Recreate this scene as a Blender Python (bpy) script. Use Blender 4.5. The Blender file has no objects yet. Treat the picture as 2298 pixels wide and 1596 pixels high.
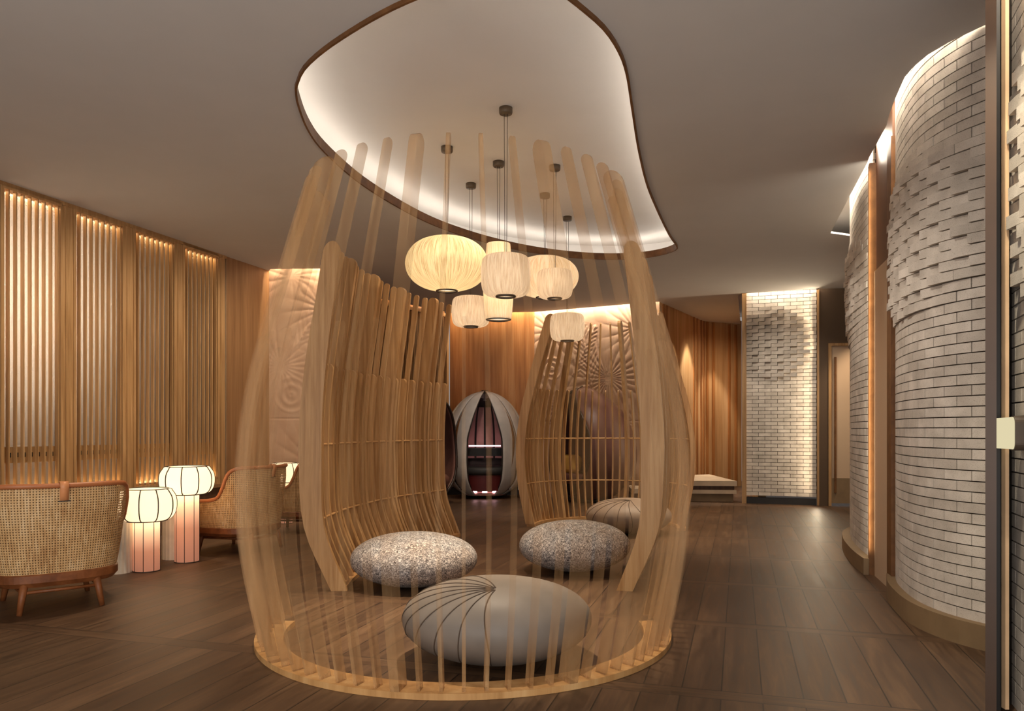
import bpy, math, random
from mathutils import Vector, noise
from mathutils.geometry import tessellate_polygon
random.seed(7)
PI = math.pi
sc = bpy.context.scene
COL = sc.collection

# ------------------------------------------------------------------ helpers
class M:
    """collects faces; build() links them as ONE mesh object"""
    def __init__(s): s.v = []; s.f = []; s.sm = []; s.uv = {}
    def add(s, vs, fs, smooth=False):
        b = len(s.v); s.v += [tuple(p) for p in vs]
        for f in fs:
            s.f.append(tuple(b + i for i in f)); s.sm.append(smooth)
        return b
    def build(s, name, mat, parent=None, loc=None, uv=None):
        me = bpy.data.meshes.new(name); me.from_pydata(s.v, [], s.f)
        me.polygons.foreach_set('use_smooth', s.sm)
        if uv:
            l = me.uv_layers.new(name='UVMap')
            for lp in me.loops: l.data[lp.index].uv = uv[lp.vertex_index]
        me.materials.append(mat); me.update()
        o = bpy.data.objects.new(name, me); COL.objects.link(o)
        if parent: o.parent = parent
        if loc: o.location = loc
        return o

def tag(o, label=None, cat=None, group=None, kind=None):
    if label: o['label'] = label
    if cat: o['category'] = cat
    if group: o['group'] = group
    if kind: o['kind'] = kind
    return o

def thing(name, label, cat, loc=(0, 0, 0), rz=0, group=None):
    o = bpy.data.objects.new(name, None); COL.objects.link(o)
    o.empty_display_size = .1; o.location = loc; o.rotation_euler = (0, 0, rz)
    return tag(o, label, cat, group)

def struct(m, name, mat, parent=None):
    return tag(m.build(name, mat, parent), kind='structure')

def dup(root, loc, rz, label, scale=None):
    r = root.copy(); COL.objects.link(r); r.location = loc; r.rotation_euler = (0, 0, rz); r['label'] = label
    if scale: r.scale = scale
    for ch in list(root.children):
        c = ch.copy(); COL.objects.link(c); c.parent = r
        for g in list(ch.children):
            d = g.copy(); COL.objects.link(d); d.parent = c
    return r

def box(m, x0, x1, y0, y1, z0, z1):
    m.add([(x0,y0,z0),(x1,y0,z0),(x1,y1,z0),(x0,y1,z0),(x0,y0,z1),(x1,y0,z1),(x1,y1,z1),(x0,y1,z1)],
          [(0,3,2,1),(4,5,6,7),(0,1,5,4),(1,2,6,5),(2,3,7,6),(3,0,4,7)])

def hull8(m, b, t):
    m.add(list(b) + list(t), [(0,3,2,1),(4,5,6,7),(0,1,5,4),(1,2,6,5),(2,3,7,6),(3,0,4,7)])

def wallbox(m, p, q, z0, z1, th=.12, off=0):
    """upright slab from p to q; thickness th to the LEFT of the p->q direction, starting at off"""
    d = (Vector(q) - Vector(p)); n = Vector((-d.y, d.x)).normalized()
    a, b = Vector(p) + n * off, Vector(q) + n * off
    c, e = b + n * th, a + n * th
    hull8(m, [(v.x, v.y, z0) for v in (a, b, c, e)], [(v.x, v.y, z1) for v in (a, b, c, e)])

def lathe(m, prof, n=48, c=(0, 0, 0), smooth=True, fn=None, cap=True):
    vs = []; fs = []
    for j, (r, z) in enumerate(prof):
        for i in range(n):
            a = 2 * PI * i / n; rr = r * (fn(a, z) if fn else 1)
            vs.append((c[0] + rr * math.cos(a), c[1] + rr * math.sin(a), c[2] + z))
    k = len(prof)
    for j in range(k - 1):
        for i in range(n):
            i2 = (i + 1) % n
            fs.append((j*n+i, j*n+i2, (j+1)*n+i2, (j+1)*n+i))
    if cap:
        if prof[0][0] > 1e-4: fs.append(tuple(reversed(range(n))))
        if prof[-1][0] > 1e-4: fs.append(tuple((k-1)*n + i for i in range(n)))
    m.add(vs, fs, smooth)

def tube(m, pts, r, n=8, closed=False, cap=True, flat=1.0):
    P = [Vector(p) for p in pts]; N = len(P); vs = []; up = None
    for i in range(N):
        if closed: t = P[(i+1) % N] - P[i-1]
        else: t = P[min(i+1, N-1)] - P[max(i-1, 0)]
        t.normalize()
        if up is None:
            up = Vector((0, 0, 1)) if abs(t.z) < .9 else Vector((1, 0, 0))
        a = (up - t * up.dot(t))
        if a.length < 1e-5: a = t.orthogonal()
        a.normalize(); b = t.cross(a); up = a
        rr = r(i / max(1, N-1)) if callable(r) else r
        for k in range(n):
            w = 2 * PI * k / n
            vs.append(P[i] + a * (math.cos(w) * rr) + b * (math.sin(w) * rr * flat))
    fs = []
    for i in range(N if closed else N - 1):
        j = (i + 1) % N
        for k in range(n):
            k2 = (k + 1) % n
            fs.append((i*n+k, i*n+k2, j*n+k2, j*n+k))
    if not closed and cap:
        fs.append(tuple(reversed(range(n)))); fs.append(tuple((N-1)*n + k for k in range(n)))
    m.add(vs, fs, True)

def lerp_tab(tab, z):
    if z <= tab[0][0]: return tab[0][1]
    for (a, fa), (b, fb) in zip(tab, tab[1:]):
        if z <= b:
            t = (z - a) / (b - a); return fa + (fb - fa) * t
    return tab[-1][1]

def smooth_tab(tab, z):
    """Catmull-Rom through a table"""
    n = len(tab)
    if z <= tab[0][0]: return tab[0][1]
    if z >= tab[-1][0]: return tab[-1][1]
    for i in range(n - 1):
        if z <= tab[i+1][0]:
            x0, y0 = tab[i]; x1, y1 = tab[i+1]
            m0 = (tab[i+1][1] - tab[max(i-1,0)][1]) / (tab[i+1][0] - tab[max(i-1,0)][0])
            m1 = (tab[min(i+2,n-1)][1] - tab[i][1]) / (tab[min(i+2,n-1)][0] - tab[i][0])
            h = x1 - x0; t = (z - x0) / h
            return (2*t**3-3*t*t+1)*y0 + (t**3-2*t*t+t)*h*m0 + (-2*t**3+3*t*t)*y1 + (t**3-t*t)*h*m1

def spline(pts, step):
    """dense Catmull-Rom through 2D pts resampled at even step -> [(pos, tangent)]"""
    P = [Vector(p) for p in pts]; dense = []
    for i in range(len(P) - 1):
        p0 = P[i-1] if i else P[0]*2 - P[1]; p1, p2 = P[i], P[i+1]
        p3 = P[i+2] if i + 2 < len(P) else P[-1]*2 - P[-2]
        for k in range(24):
            t = k / 24
            dense.append(.5 * ((2*p1) + (p2-p0)*t + (2*p0-5*p1+4*p2-p3)*t*t + (-p0+3*p1-3*p2+p3)*t**3))
    dense.append(P[-1])
    L = [0]
    for a, b in zip(dense, dense[1:]): L.append(L[-1] + (b-a).length)
    n = max(1, round(L[-1] / step)); out = []; j = 0
    for k in range(n + 1):
        s = L[-1] * k / n
        while j < len(L) - 2 and L[j+1] < s: j += 1
        t = (s - L[j]) / max(1e-9, L[j+1] - L[j])
        out.append((dense[j].lerp(dense[j+1], t), (dense[j+1] - dense[j]).normalized()))
    return out

# ------------------------------------------------------------------ materials
def srgb(r, g, b):
    f = lambda c: (c/255/12.92) if c/255 <= .04045 else ((c/255+.055)/1.055)**2.4
    return (f(r), f(g), f(b), 1)

class N:
    def __init__(s, name):
        s.m = bpy.data.materials.new(name); s.m.use_nodes = True
        s.t = s.m.node_tree; s.t.nodes.clear()
        s.out = s.t.nodes.new('ShaderNodeOutputMaterial')
    def n(s, typ, **kw):
        nd = s.t.nodes.new('ShaderNode' + typ)
        for k, v in kw.items():
            if k.startswith('i_'):
                key = k[2:].replace('_', ' ')
                nd.inputs[key].default_value = v
            else: setattr(nd, k, v)
        return nd
    def l(s, a, b): s.t.links.new(a, b)
    def math(s, op, a, b=None, c=None):
        nd = s.t.nodes.new('ShaderNodeMath'); nd.operation = op
        for i, v in enumerate((a, b, c)):
            if v is None: continue
            if isinstance(v, (int, float)): nd.inputs[i].default_value = v
            else: s.l(v, nd.inputs[i])
        return nd.outputs[0]
    def coord(s, scale=(1, 1, 1), kind='Object', rot=(0, 0, 0)):
        tc = s.n('TexCoord'); mp = s.n('Mapping')
        mp.inputs['Scale'].default_value = scale; mp.inputs['Rotation'].default_value = rot
        s.l(tc.outputs[kind], mp.inputs['Vector']); return mp.outputs[0]
    def noise(s, vec, scale, detail=4, rough=.55, dist=0):
        nd = s.n('TexNoise'); nd.inputs['Scale'].default_value = scale; nd.inputs['Detail'].default_value = detail
        nd.inputs['Roughness'].default_value = rough; nd.inputs['Distortion'].default_value = dist
        s.l(vec, nd.inputs['Vector']); return nd.outputs['Fac']
    def ramp(s, fac, stops):
        r = s.n('ValToRGB'); e = r.color_ramp.elements
        while len(e) < len(stops): e.new(.5)
        for el, (p, c) in zip(e, stops): el.position = p; el.color = c
        s.l(fac, r.inputs[0]); return r.outputs[0]
    def mix(s, f, a, b, mode='MIX'):
        nd = s.n('Mix', data_type='RGBA', blend_type=mode)
        for i, v in ((0, f), (6, a), (7, b)):
            if isinstance(v, (int, float, tuple)): nd.inputs[i].default_value = v
            else: s.l(v, nd.inputs[i])
        return nd.outputs[2]
    def bsdf(s, col, rough=.5, bump=None, bs=.3, bd=.01, metal=0, spec=.5, **kw):
        p = s.n('BsdfPrincipled')
        for key, v in (('Base Color', col), ('Roughness', rough), ('Metallic', metal), ('Specular IOR Level', spec)):
            if isinstance(v, (int, float, tuple)): p.inputs[key].default_value = v
            else: s.l(v, p.inputs[key])
        for k, v in kw.items(): p.inputs[k].default_value = v
        if bump is not None:
            b = s.n('Bump'); b.inputs['Strength'].default_value = bs; b.inputs['Distance'].default_value = bd
            s.l(bump, b.inputs['Height']); s.l(b.outputs[0], p.inputs['Normal'])
        return p
    def done(s, shader):
        s.l(shader.outputs[0] if hasattr(shader, 'outputs') else shader, s.out.inputs['Surface']); return s.m

def plain(name, col, rough=.5, metal=0, spec=.5, var=.12, vs=6):
    k = N(name); v = k.noise(k.coord(), vs)
    c = k.ramp(v, [(.3, tuple(x*(1-var) for x in col[:3]) + (1,)), (.7, tuple(min(1, x*(1+var)) for x in col[:3]) + (1,))])
    return k.done(k.bsdf(c, rough, metal=metal, spec=spec))

def wood(name, dark, mid, light, rough=.45, grain=38, alpha=None, axis=(1, 1, .045)):
    k = N(name); vec = k.coord(axis)
    a = k.noise(vec, grain, 5, .6, .3); b = k.noise(vec, grain*.18, 3, .5)
    f = k.math('ADD', k.math('MULTIPLY', a, .6), k.math('MULTIPLY', b, .4))
    c = k.ramp(f, [(.32, dark), (.5, mid), (.66, light)])
    oi = k.n('ObjectInfo')      # every board is its own shade of oak
    c = k.mix(1.0, c, k.ramp(oi.outputs['Random'], [(0, (.88,.87,.86,1)), (1, (1.0,1.0,1.0,1))]), 'MULTIPLY')
    p = k.bsdf(c, rough, bump=a, bs=.15, bd=.004, spec=.35)
    if alpha:
        tc = k.n('TexCoord'); sp = k.n('SeparateXYZ'); k.l(tc.outputs['Object'], sp.inputs[0])
        z = k.math('DIVIDE', sp.outputs[2], 2.6)
        r = k.ramp(z, [(zz/2.6, (av, av, av, 1)) for zz, av in alpha])
        mx = k.n('MixShader'); tr = k.n('BsdfTransparent')
        k.l(r, mx.inputs[0]); k.l(tr.outputs[0], mx.inputs[1]); k.l(p.outputs[0], mx.inputs[2])
        return k.done(mx)
    return k.done(p)

W_SLAT = wood('pale_oak', srgb(150,106,60), srgb(186,142,92), srgb(208,168,118))
W_GHOST = wood('translucent_pale_oak', srgb(170,125,78), srgb(200,156,106), srgb(222,184,134),
               alpha=[(0, .55), (.1, .34), (.4, .12), (.8, .055), (1.5, .05), (1.9, .13), (2.25, .30), (2.55, .42)])
W_RING = wood('oak_ring', srgb(165,118,68), srgb(200,152,98), srgb(222,180,126), axis=(1, 1, 1), grain=14)
W_BACK = wood('honey_veneer', srgb(134,84,44), srgb(172,115,65), srgb(198,143,90), grain=16)
W_LEFT = wood('walnut_veneer', srgb(108,76,46), srgb(140,102,66), srgb(164,124,84), grain=14)
W_PALE = wood('pale_veneer', srgb(158,116,76), srgb(196,154,106), srgb(222,184,138), grain=10)
W_SCREEN = wood('screen_oak', srgb(146,108,68), srgb(176,136,90), srgb(198,160,114))
W_DARK = wood('dark_wainscot', srgb(60,38,24), srgb(84,56,36), srgb(100,70,46), grain=20)
W_BROWN = wood('brown_rim', srgb(88,54,26), srgb(112,74,40), srgb(130,88,50), axis=(1, 1, 1), grain=12)
W_POST = plain('bronze_post', srgb(62,42,27), .4, var=.1)
W_BLACK = plain('black_post', srgb(26,19,14), .5)
W_CHAIR = wood('chair_wood', srgb(92,50,24), srgb(124,72,38), srgb(150,92,52), grain=20, axis=(.6, .6, .6))
LEATHER = plain('tan_leather', srgb(182,112,68), .4)
LEATHER2 = plain('pale_tan_leather', srgb(222,150,98), .45)
BLACK = plain('black_metal', srgb(26,22,20), .45)
BROWNM = plain('brown_metal', srgb(92,76,58), .5)
DARKM = plain('dark_ring', srgb(70,58,48), .4)
CREAM = plain('cream_fabric', srgb(205,178,140), .85)
LINING = plain('shaded_lining', srgb(128,98,70), .85)  # pale lining darkened: shade behind the cane holes put into the colour
WHITE = plain('white_table', srgb(225,214,196), .4)
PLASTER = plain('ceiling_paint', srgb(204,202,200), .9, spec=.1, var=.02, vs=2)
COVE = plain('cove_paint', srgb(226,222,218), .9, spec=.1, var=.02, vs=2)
DARKWALL = plain('dark_brown_wall', srgb(84,64,44), .7, var=.06, vs=2)
DOORP = plain('door_panel', srgb(196,168,138), .5, var=.04, vs=1)
LEDGE = plain('brown_ledge', srgb(128,104,74), .6)
BENCHM = plain('bench_stone', srgb(206,184,156), .6)
MORTAR = plain('mortar', srgb(58,46,34), .9)

def brick_mat():
    k = N('pale_brick'); vec = k.coord()
    info = k.n('NewGeometry')
    a = k.noise(vec, 260, 3, .6); b = k.noise(vec, 7, 3)
    c = k.ramp(b, [(.3, srgb(196,186,174)), (.7, srgb(226,216,204))])
    c2 = k.ramp(a, [(.32, srgb(150,136,118)), (.45, (1, 1, 1, 1))])
    c = k.mix(.5, c, c2, 'MULTIPLY')
    r = k.ramp(info.outputs['Random Per Island'], [(0, (.80, .79, .78, 1)), (1, (1, 1, 1, 1))])
    c = k.mix(1.0, c, r, 'MULTIPLY')
    return k.done(k.bsdf(c, .85, bump=a, bs=.4, bd=.003, spec=.2))
BRICK = brick_mat()

def floor_mat():
    k = N('plank_floor'); tc = k.n('TexCoord'); sp = k.n('SeparateXYZ'); k.l(tc.outputs['Object'], sp.inputs[0])
    x, y = sp.outputs[0], sp.outputs[1]
    q = k.math('SUBTRACT', k.math('MULTIPLY', x, .958), k.math('MULTIPLY', y, .287))
    v = k.math('ADD', k.math('MULTIPLY', x, .287), k.math('MULTIPLY', y, .958))
    qs = k.math('DIVIDE', k.math('SUBTRACT', q, .436), .17)
    vs = k.math('DIVIDE', k.math('SUBTRACT', v, 3.35), 1.24)
    qf, vf = k.math('FRACT', qs), k.math('FRACT', vs)
    qi, vi = k.math('FLOOR', qs), k.math('FLOOR', vs)
    band = k.math('LESS_THAN', vf, .088)
    def line(fr, w): return k.math('LESS_THAN', k.math('MINIMUM', fr, k.math('SUBTRACT', 1, fr)), w)
    seam_q = k.math('MULTIPLY', line(qf, .018), k.math('SUBTRACT', 1, band))
    edge = k.math('LESS_THAN', k.math('ABSOLUTE', k.math('SUBTRACT', vf, .088)), .0028)
    seam = k.math('MAXIMUM', seam_q, k.math('MAXIMUM', line(vf, .0022), edge))
    cmb = k.n('CombineXYZ'); k.l(qi, cmb.inputs[0]); k.l(vi, cmb.inputs[1]); k.l(band, cmb.inputs[2])
    wn = k.n('TexWhiteNoise'); wn.noise_dimensions = '3D'; k.l(cmb.outputs[0], wn.inputs[0])
    # the cross boards carry their grain the other way
    g1 = k.n('CombineXYZ'); k.l(k.math('MULTIPLY', q, 16), g1.inputs[0]); k.l(k.math('MULTIPLY', v, 1.3), g1.inputs[1])
    k.l(k.math('MULTIPLY', wn.outputs[0], 30), g1.inputs[2])
    g2 = k.n('CombineXYZ'); k.l(k.math('MULTIPLY', q, 1.2), g2.inputs[0]); k.l(k.math('MULTIPLY', v, 24), g2.inputs[1])
    vm = k.n('Mix', data_type='VECTOR'); k.l(band, vm.inputs[0]); k.l(g1.outputs[0], vm.inputs[4]); k.l(g2.outputs[0], vm.inputs[5])
    g = k.noise(vm.outputs[1], 1.6, 6, .62, .8)
    g3 = k.noise(vm.outputs[1], .35, 3, .5, .3)
    f = k.math('ADD', k.math('MULTIPLY', g, .62), k.math('MULTIPLY', g3, .38))
    c = k.ramp(f, [(.30, srgb(52,36,24)), (.5, srgb(88,64,44)), (.70, srgb(120,92,66))])
    tint = k.ramp(wn.outputs[0], [(0, (.72, .70, .68, 1)), (1, (1.0, 1.0, 1.0, 1))])
    c = k.mix(1.0, c, tint, 'MULTIPLY')
    kn = k.n('TexVoronoi'); kn.inputs['Scale'].default_value = .8
    kv = k.n('CombineXYZ'); k.l(k.math('MULTIPLY', q, 3.2), kv.inputs[0]); k.l(v, kv.inputs[1]); k.l(kv.outputs[0], kn.inputs['Vector'])
    knot = k.ramp(kn.outputs['Distance'], [(.03, (1, 1, 1, 1)), (.10, (0, 0, 0, 1))])
    c = k.mix(k.math('MULTIPLY', knot, .6), c, srgb(40,24,14))
    c = k.mix(k.math('MULTIPLY', seam, .85), c, srgb(20,13,8))
    h = k.math('SUBTRACT', k.math('MULTIPLY', g, .25), seam)
    rr = k.math('ADD', .34, k.math('MULTIPLY', g, .25))
    p = k.bsdf(c, rr, bump=h, bs=.35, bd=.004, spec=.45)
    return k.done(p)
FLOORM = floor_mat()

def pebble_mat():
    k = N('pebble_weave'); vec = k.coord()
    a = k.noise(vec, 50, 4, .7, 2.2); b = k.noise(vec, 4, 3)
    c = k.ramp(a, [(.38, srgb(66,64,66)), (.47, srgb(132,128,128)), (.53, srgb(166,162,160)), (.60, srgb(228,224,220))])
    t = k.ramp(b, [(.4, (1, 1, 1, 1)), (.62, (1.0, .90, .82, 1))])
    return k.done(k.bsdf(k.mix(1, c, t, 'MULTIPLY'), .8, bump=a, bs=.7, bd=.008, spec=.2))
PEBBLE = pebble_mat()
def felt(name, c0, c1, rough=.6):
    k = N(name); a = k.noise(k.coord(), 3, 3); f = k.noise(k.coord(), 300, 2)
    return k.done(k.bsdf(k.ramp(a, [(.3, c0), (.7, c1)]), rough, bump=f, bs=.1, bd=.001, spec=.35))
SMOOTHC = felt('smooth_grey_cover', srgb(110,102,94), srgb(130,121,112), .5)
SMOOTHB = felt('smooth_taupe_cover', srgb(140,122,106), srgb(158,140,124), .5)
SEAM = plain('seam_piping', srgb(74,60,48), .8)
FELT = felt('grey_felt', srgb(176,168,160), srgb(200,192,184), .9)
PLUM = felt('plum_shell', srgb(98,66,58), srgb(122,84,74), .4)
PLUMIN = felt('plum_lining', srgb(84,52,46), srgb(112,72,62), .7)
RIM = plain('dark_shell_rim', srgb(46,34,28), .35)
RED = plain('dark_red_base', srgb(90,24,22), .5)
YELLOW = plain('ochre_cushion', srgb(214,168,84), .8)

def stone_relief():
    k = N('relief_stone'); vec = k.coord()
    a = k.noise(vec, 3, 4); b = k.noise(vec, 120, 3)
    return k.done(k.bsdf(k.ramp(a, [(.3, srgb(190,154,126)), (.7, srgb(212,178,150))]), .7, bump=b, bs=.15, bd=.002, spec=.25))
RELIEF = stone_relief()

def emit(name, col, s):
    k = N(name); e = k.n('Emission'); e.inputs[0].default_value = col; e.inputs[1].default_value = s; return k.done(e)
LED = emit('led_warm', (1, .91, .79, 1), 16)
LEDG = emit('led_gold', (1, .6, .25, 1), 14)
LEDPINK = emit('led_pink', (1, .55, .6, 1), 5)
LEDWHITE = emit('lamp_aperture', (1, .86, .66, 1), 1.1)

def shade_mat(name, c0, c1, es, trans=.5):
    """thin silk shade with vertical threads, lit by the bulb within"""
    k = N(name); tc = k.n('TexCoord'); sp = k.n('SeparateXYZ'); k.l(tc.outputs['Object'], sp.inputs[0])
    ang = k.math('ARCTAN2', sp.outputs[1], sp.outputs[0])
    cb = k.n('CombineXYZ'); k.l(k.math('MULTIPLY', ang, 14), cb.inputs[0]); k.l(k.math('MULTIPLY', sp.outputs[2], 2.2), cb.inputs[2])
    a = k.noise(cb.outputs[0], 2.6, 4, .65, .25)
    c = k.ramp(a, [(.34, c0), (.56, c1)])
    d = k.n('BsdfDiffuse'); t = k.n('BsdfTranslucent'); k.l(c, d.inputs[0]); k.l(c, t.inputs[0])
    mx = k.n('MixShader'); mx.inputs[0].default_value = trans; k.l(d.outputs[0], mx.inputs[1]); k.l(t.outputs[0], mx.inputs[2])
    e = k.n('Emission'); k.l(c, e.inputs[0]); e.inputs[1].default_value = es
    ad = k.n('AddShader'); k.l(mx.outputs[0], ad.inputs[0]); k.l(e.outputs[0], ad.inputs[1])
    return k.done(ad)
SILK_Y = shade_mat('silk_yellow', srgb(188,156,108), srgb(240,224,182), .34)
SILK_W = shade_mat('silk_white', srgb(190,160,126), srgb(236,218,192), .28)
SILK_T = shade_mat('silk_tall', srgb(214,180,130), srgb(244,226,196), .34)

def lampshade_mat(name, stops, es):
    k = N(name); tc = k.n('TexCoord'); sp = k.n('SeparateXYZ'); k.l(tc.outputs['Object'], sp.inputs[0])
    c = k.ramp(sp.outputs[2], stops)
    d = k.n('BsdfDiffuse'); t = k.n('BsdfTranslucent'); k.l(c, d.inputs[0]); k.l(c, t.inputs[0])
    mx = k.n('MixShader'); mx.inputs[0].default_value = .5; k.l(d.outputs[0], mx.inputs[1]); k.l(t.outputs[0], mx.inputs[2])
    e = k.n('Emission'); k.l(c, e.inputs[0]); e.inputs[1].default_value = es
    ad = k.n('AddShader'); k.l(mx.outputs[0], ad.inputs[0]); k.l(e.outputs[0], ad.inputs[1])
    return k.done(ad)
PAPER = lampshade_mat('paper_shade', [(0, srgb(255,236,206)), (1, srgb(255,236,206))], .55)
COLUMN = lampshade_mat('graded_paper_column', [(0, srgb(196,138,112)), (.17, srgb(208,154,124)), (.36, srgb(250,228,196))], .40)  # terracotta at the foot, pale towards the top
COLUMN_T = lampshade_mat('graded_paper_column_tall', [(0, srgb(196,138,112)), (.30, srgb(208,154,124)), (.54, srgb(250,228,196))], .40)

def cane_mat():
    k = N('woven_cane'); tc = k.n('TexCoord'); sp = k.n('SeparateXYZ'); k.l(tc.outputs['UV'], sp.inputs[0])
    u = k.math('DIVIDE', sp.outputs[0], 0.0165); v = k.math('DIVIDE', sp.outputs[1], 0.0165)
    fu, fv = k.math('FRACT', u), k.math('FRACT', v)
    hu = k.math('GREATER_THAN', k.math('SUBTRACT', .5, k.math('ABSOLUTE', k.math('SUBTRACT', fu, .5))), .28)
    hv = k.math('GREATER_THAN', k.math('SUBTRACT', .5, k.math('ABSOLUTE', k.math('SUBTRACT', fv, .5))), .26)
    hole = k.math('MULTIPLY', hu, hv)
    n1 = k.noise(k.coord((1, 1, .2)), 60, 3); n2 = k.noise(k.coord(), 3, 2)
    f = k.math('ADD', k.math('MULTIPLY', n1, .5), k.math('MULTIPLY', n2, .5))
    c = k.ramp(f, [(.35, srgb(176,132,84)), (.5, srgb(208,168,116)), (.65, srgb(228,196,150))])
    h = k.math('ADD', k.math('ABSOLUTE', k.math('SUBTRACT', fu, .5)), k.math('ABSOLUTE', k.math('SUBTRACT', fv, .5)))
    p = k.bsdf(c, .55, bump=h, bs=.5, bd=.004, spec=.3)
    tr = k.n('BsdfTransparent'); mx = k.n('MixShader'); k.l(k.math('MULTIPLY', hole, .85), mx.inputs[0])
    k.l(p.outputs[0], mx.inputs[1]); k.l(tr.outputs[0], mx.inputs[2]); return k.done(mx)
CANE = cane_mat()

def hammered():
    k = N('hammered_glass'); v = k.noise(k.coord((1, 1, .8)), 85, 3, .6, .6)
    b = k.n('Bump'); b.inputs['Strength'].default_value = .55; b.inputs['Distance'].default_value = .012; k.l(v, b.inputs['Height'])
    g = k.n('BsdfGlossy'); g.inputs[0].default_value = srgb(208,196,180); g.inputs['Roughness'].default_value = .22; k.l(b.outputs[0], g.inputs['Normal'])
    t = k.n('BsdfTranslucent'); t.inputs[0].default_value = srgb(214,206,196); k.l(b.outputs[0], t.inputs['Normal'])
    d = k.n('BsdfDiffuse'); d.inputs[0].default_value = srgb(128,116,102)
    m1 = k.n('MixShader'); m1.inputs[0].default_value = .45; k.l(t.outputs[0], m1.inputs[1]); k.l(g.outputs[0], m1.inputs[2])
    m2 = k.n('MixShader'); m2.inputs[0].default_value = .3; k.l(m1.outputs[0], m2.inputs[1]); k.l(d.outputs[0], m2.inputs[2])
    return k.done(m2)
GLASS = hammered()

# ------------------------------------------------------------------ the room
H = 3.28            # ceiling height
TOP = 3.53          # upper slab above the coves
LU = Vector((.2919, .9565)); LN = Vector((.9565, -.2919))      # left wall: along / into the room
LA = Vector((-4.37, 6.47)); LB = Vector((-3.25, 10.14))

m = M(); m.add([(-9,-3,0),(8,-3,0),(8,17,0),(-9,17,0),(-9,-3,-.1),(8,-3,-.1),(8,17,-.1),(-9,17,-.1)],
               [(0,1,2,3),(4,7,6,5),(0,4,5,1),(1,5,6,2),(2,6,7,3),(3,7,4,0)])
struct(m, 'floor', FLOORM)

leaf = [(-1.34,4.67),(-1.39,4.89),(-1.44,5.32),(-1.43,5.75),(-1.32,6.41),(-1.15,6.99),(-.93,7.56),(-.7,7.99),(-.37,8.44),(.01,8.83),
        (.41,9.12),(.83,9.31),(1.22,9.38),(1.54,9.33),(1.78,9.17),(1.91,8.94),(1.91,8.73),(1.72,8.23),(1.44,7.39),(1.17,6.52),(.96,5.7),
        (.8,4.99),(.69,4.5),(.61,4.24),(.5,4.0),(.36,3.8),(.22,3.64),(.02,3.53),(-.18,3.53),(-.41,3.66),(-.6,3.79),(-.81,3.97),(-1.05,4.21),(-1.23,4.44)]
leaf = [tuple(p) for p, t in spline(leaf + [leaf[0]], .09)][:-1]

def offset(poly, d):
    """outward offset of a clockwise or anticlockwise loop"""
    A = sum(a[0]*b[1] - b[0]*a[1] for a, b in zip(poly, poly[1:] + poly[:1]))
    s = 1 if A > 0 else -1; out = []
    n = len(poly)
    for i in range(n):
        a, b = Vector(poly[i-1]), Vector(poly[(i+1) % n]); t = (b - a).normalized()
        out.append((poly[i][0] + t.y*d*s, poly[i][1] - t.x*d*s))
    return out

ceil_out = [(-6.63,-1.0),(1.9,-1.0),(1.62,2.0),(1.80,2.65),(1.88,2.9),(1.97,3.15),(2.3,3.5),(2.53,3.8),(2.49,3.98),(2.40,4.16),(2.36,4.30),(2.355,4.44),(2.37,4.57),(2.41,4.70),
            (2.48,4.92),(2.56,5.15),(2.62,5.3),(2.80,5.95),(2.83,6.03),(3.28,7.62),(3.45,8.2),(4.6,8.7),(6.2,8.7),(6.2,11.25),(4.62,11.42),(3.58,11.80),
            (3.58,12.0),(4.6,15.25),(3.75,14.85),(2.44,12.58),(.40,13.68),(-1.08,13.83),(-2.33,12.0),(-2.6,11.6),(-2.3,9.99),(-3.2,10.03),(-3.25,10.14)]
def poly_slab(m, outer, holes, z0, z1):
    loops = [[Vector((x, y, 0)) for x, y in outer]] + [[Vector((x, y, 0)) for x, y in h] for h in holes]
    flat = [p for l in loops for p in l]; tri = tessellate_polygon(loops); n = len(flat)
    fs = []
    for t in tri:
        a, b, c = (flat[i] for i in t)
        t = t if (b-a).cross(c-a).z > 0 else tuple(reversed(t))
        fs.append(tuple(reversed(t))); fs.append(tuple(i + n for i in t))
    base = 0
    for l in loops:
        k = len(l)
        for i in range(k): j = (i+1) % k; fs.append((base+i, base+j, base+j+n, base+i+n))
        base += k
    m.add([(p.x, p.y, z0) for p in flat] + [(p.x, p.y, z1) for p in flat], fs)
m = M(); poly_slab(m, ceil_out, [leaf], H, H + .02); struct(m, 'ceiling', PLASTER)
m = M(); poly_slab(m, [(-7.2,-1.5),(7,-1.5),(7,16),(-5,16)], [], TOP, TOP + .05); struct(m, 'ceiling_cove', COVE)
# side of the cove behind the lip
m = M(); far = offset(leaf, .42); n = len(far)
m.add([(x, y, H+.02) for x, y in far] + [(x, y, TOP) for x, y in far], [(i, (i+1) % n, (i+1) % n + n, i + n) for i in range(n)], True)
struct(m, 'trim_1', COVE)
# wooden lip round the leaf opening
m = M(); inn = offset(leaf, -.014); 
vs = [(x, y, H-.025) for x, y in inn] + [(x, y, H+.055) for x, y in inn] + [(x, y, H+.055) for x, y in leaf] + [(x, y, H-.025) for x, y in leaf]
n = len(leaf)
m.add(vs, [(r*n+i, r*n+(i+1) % n, ((r+1) % 4)*n+(i+1) % n, ((r+1) % 4)*n+i) for r in range(4) for i in range(n)])
struct(m, 'trim_2', W_BROWN)
m = M(); tube(m, [(x, y, H+.035) for x, y in offset(leaf, .10)], .012, 6, closed=True)
tag(m.build('led_strip', LED), 'warm light strip hidden behind the wooden lip of the leaf-shaped ceiling cove', 'light')

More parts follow.
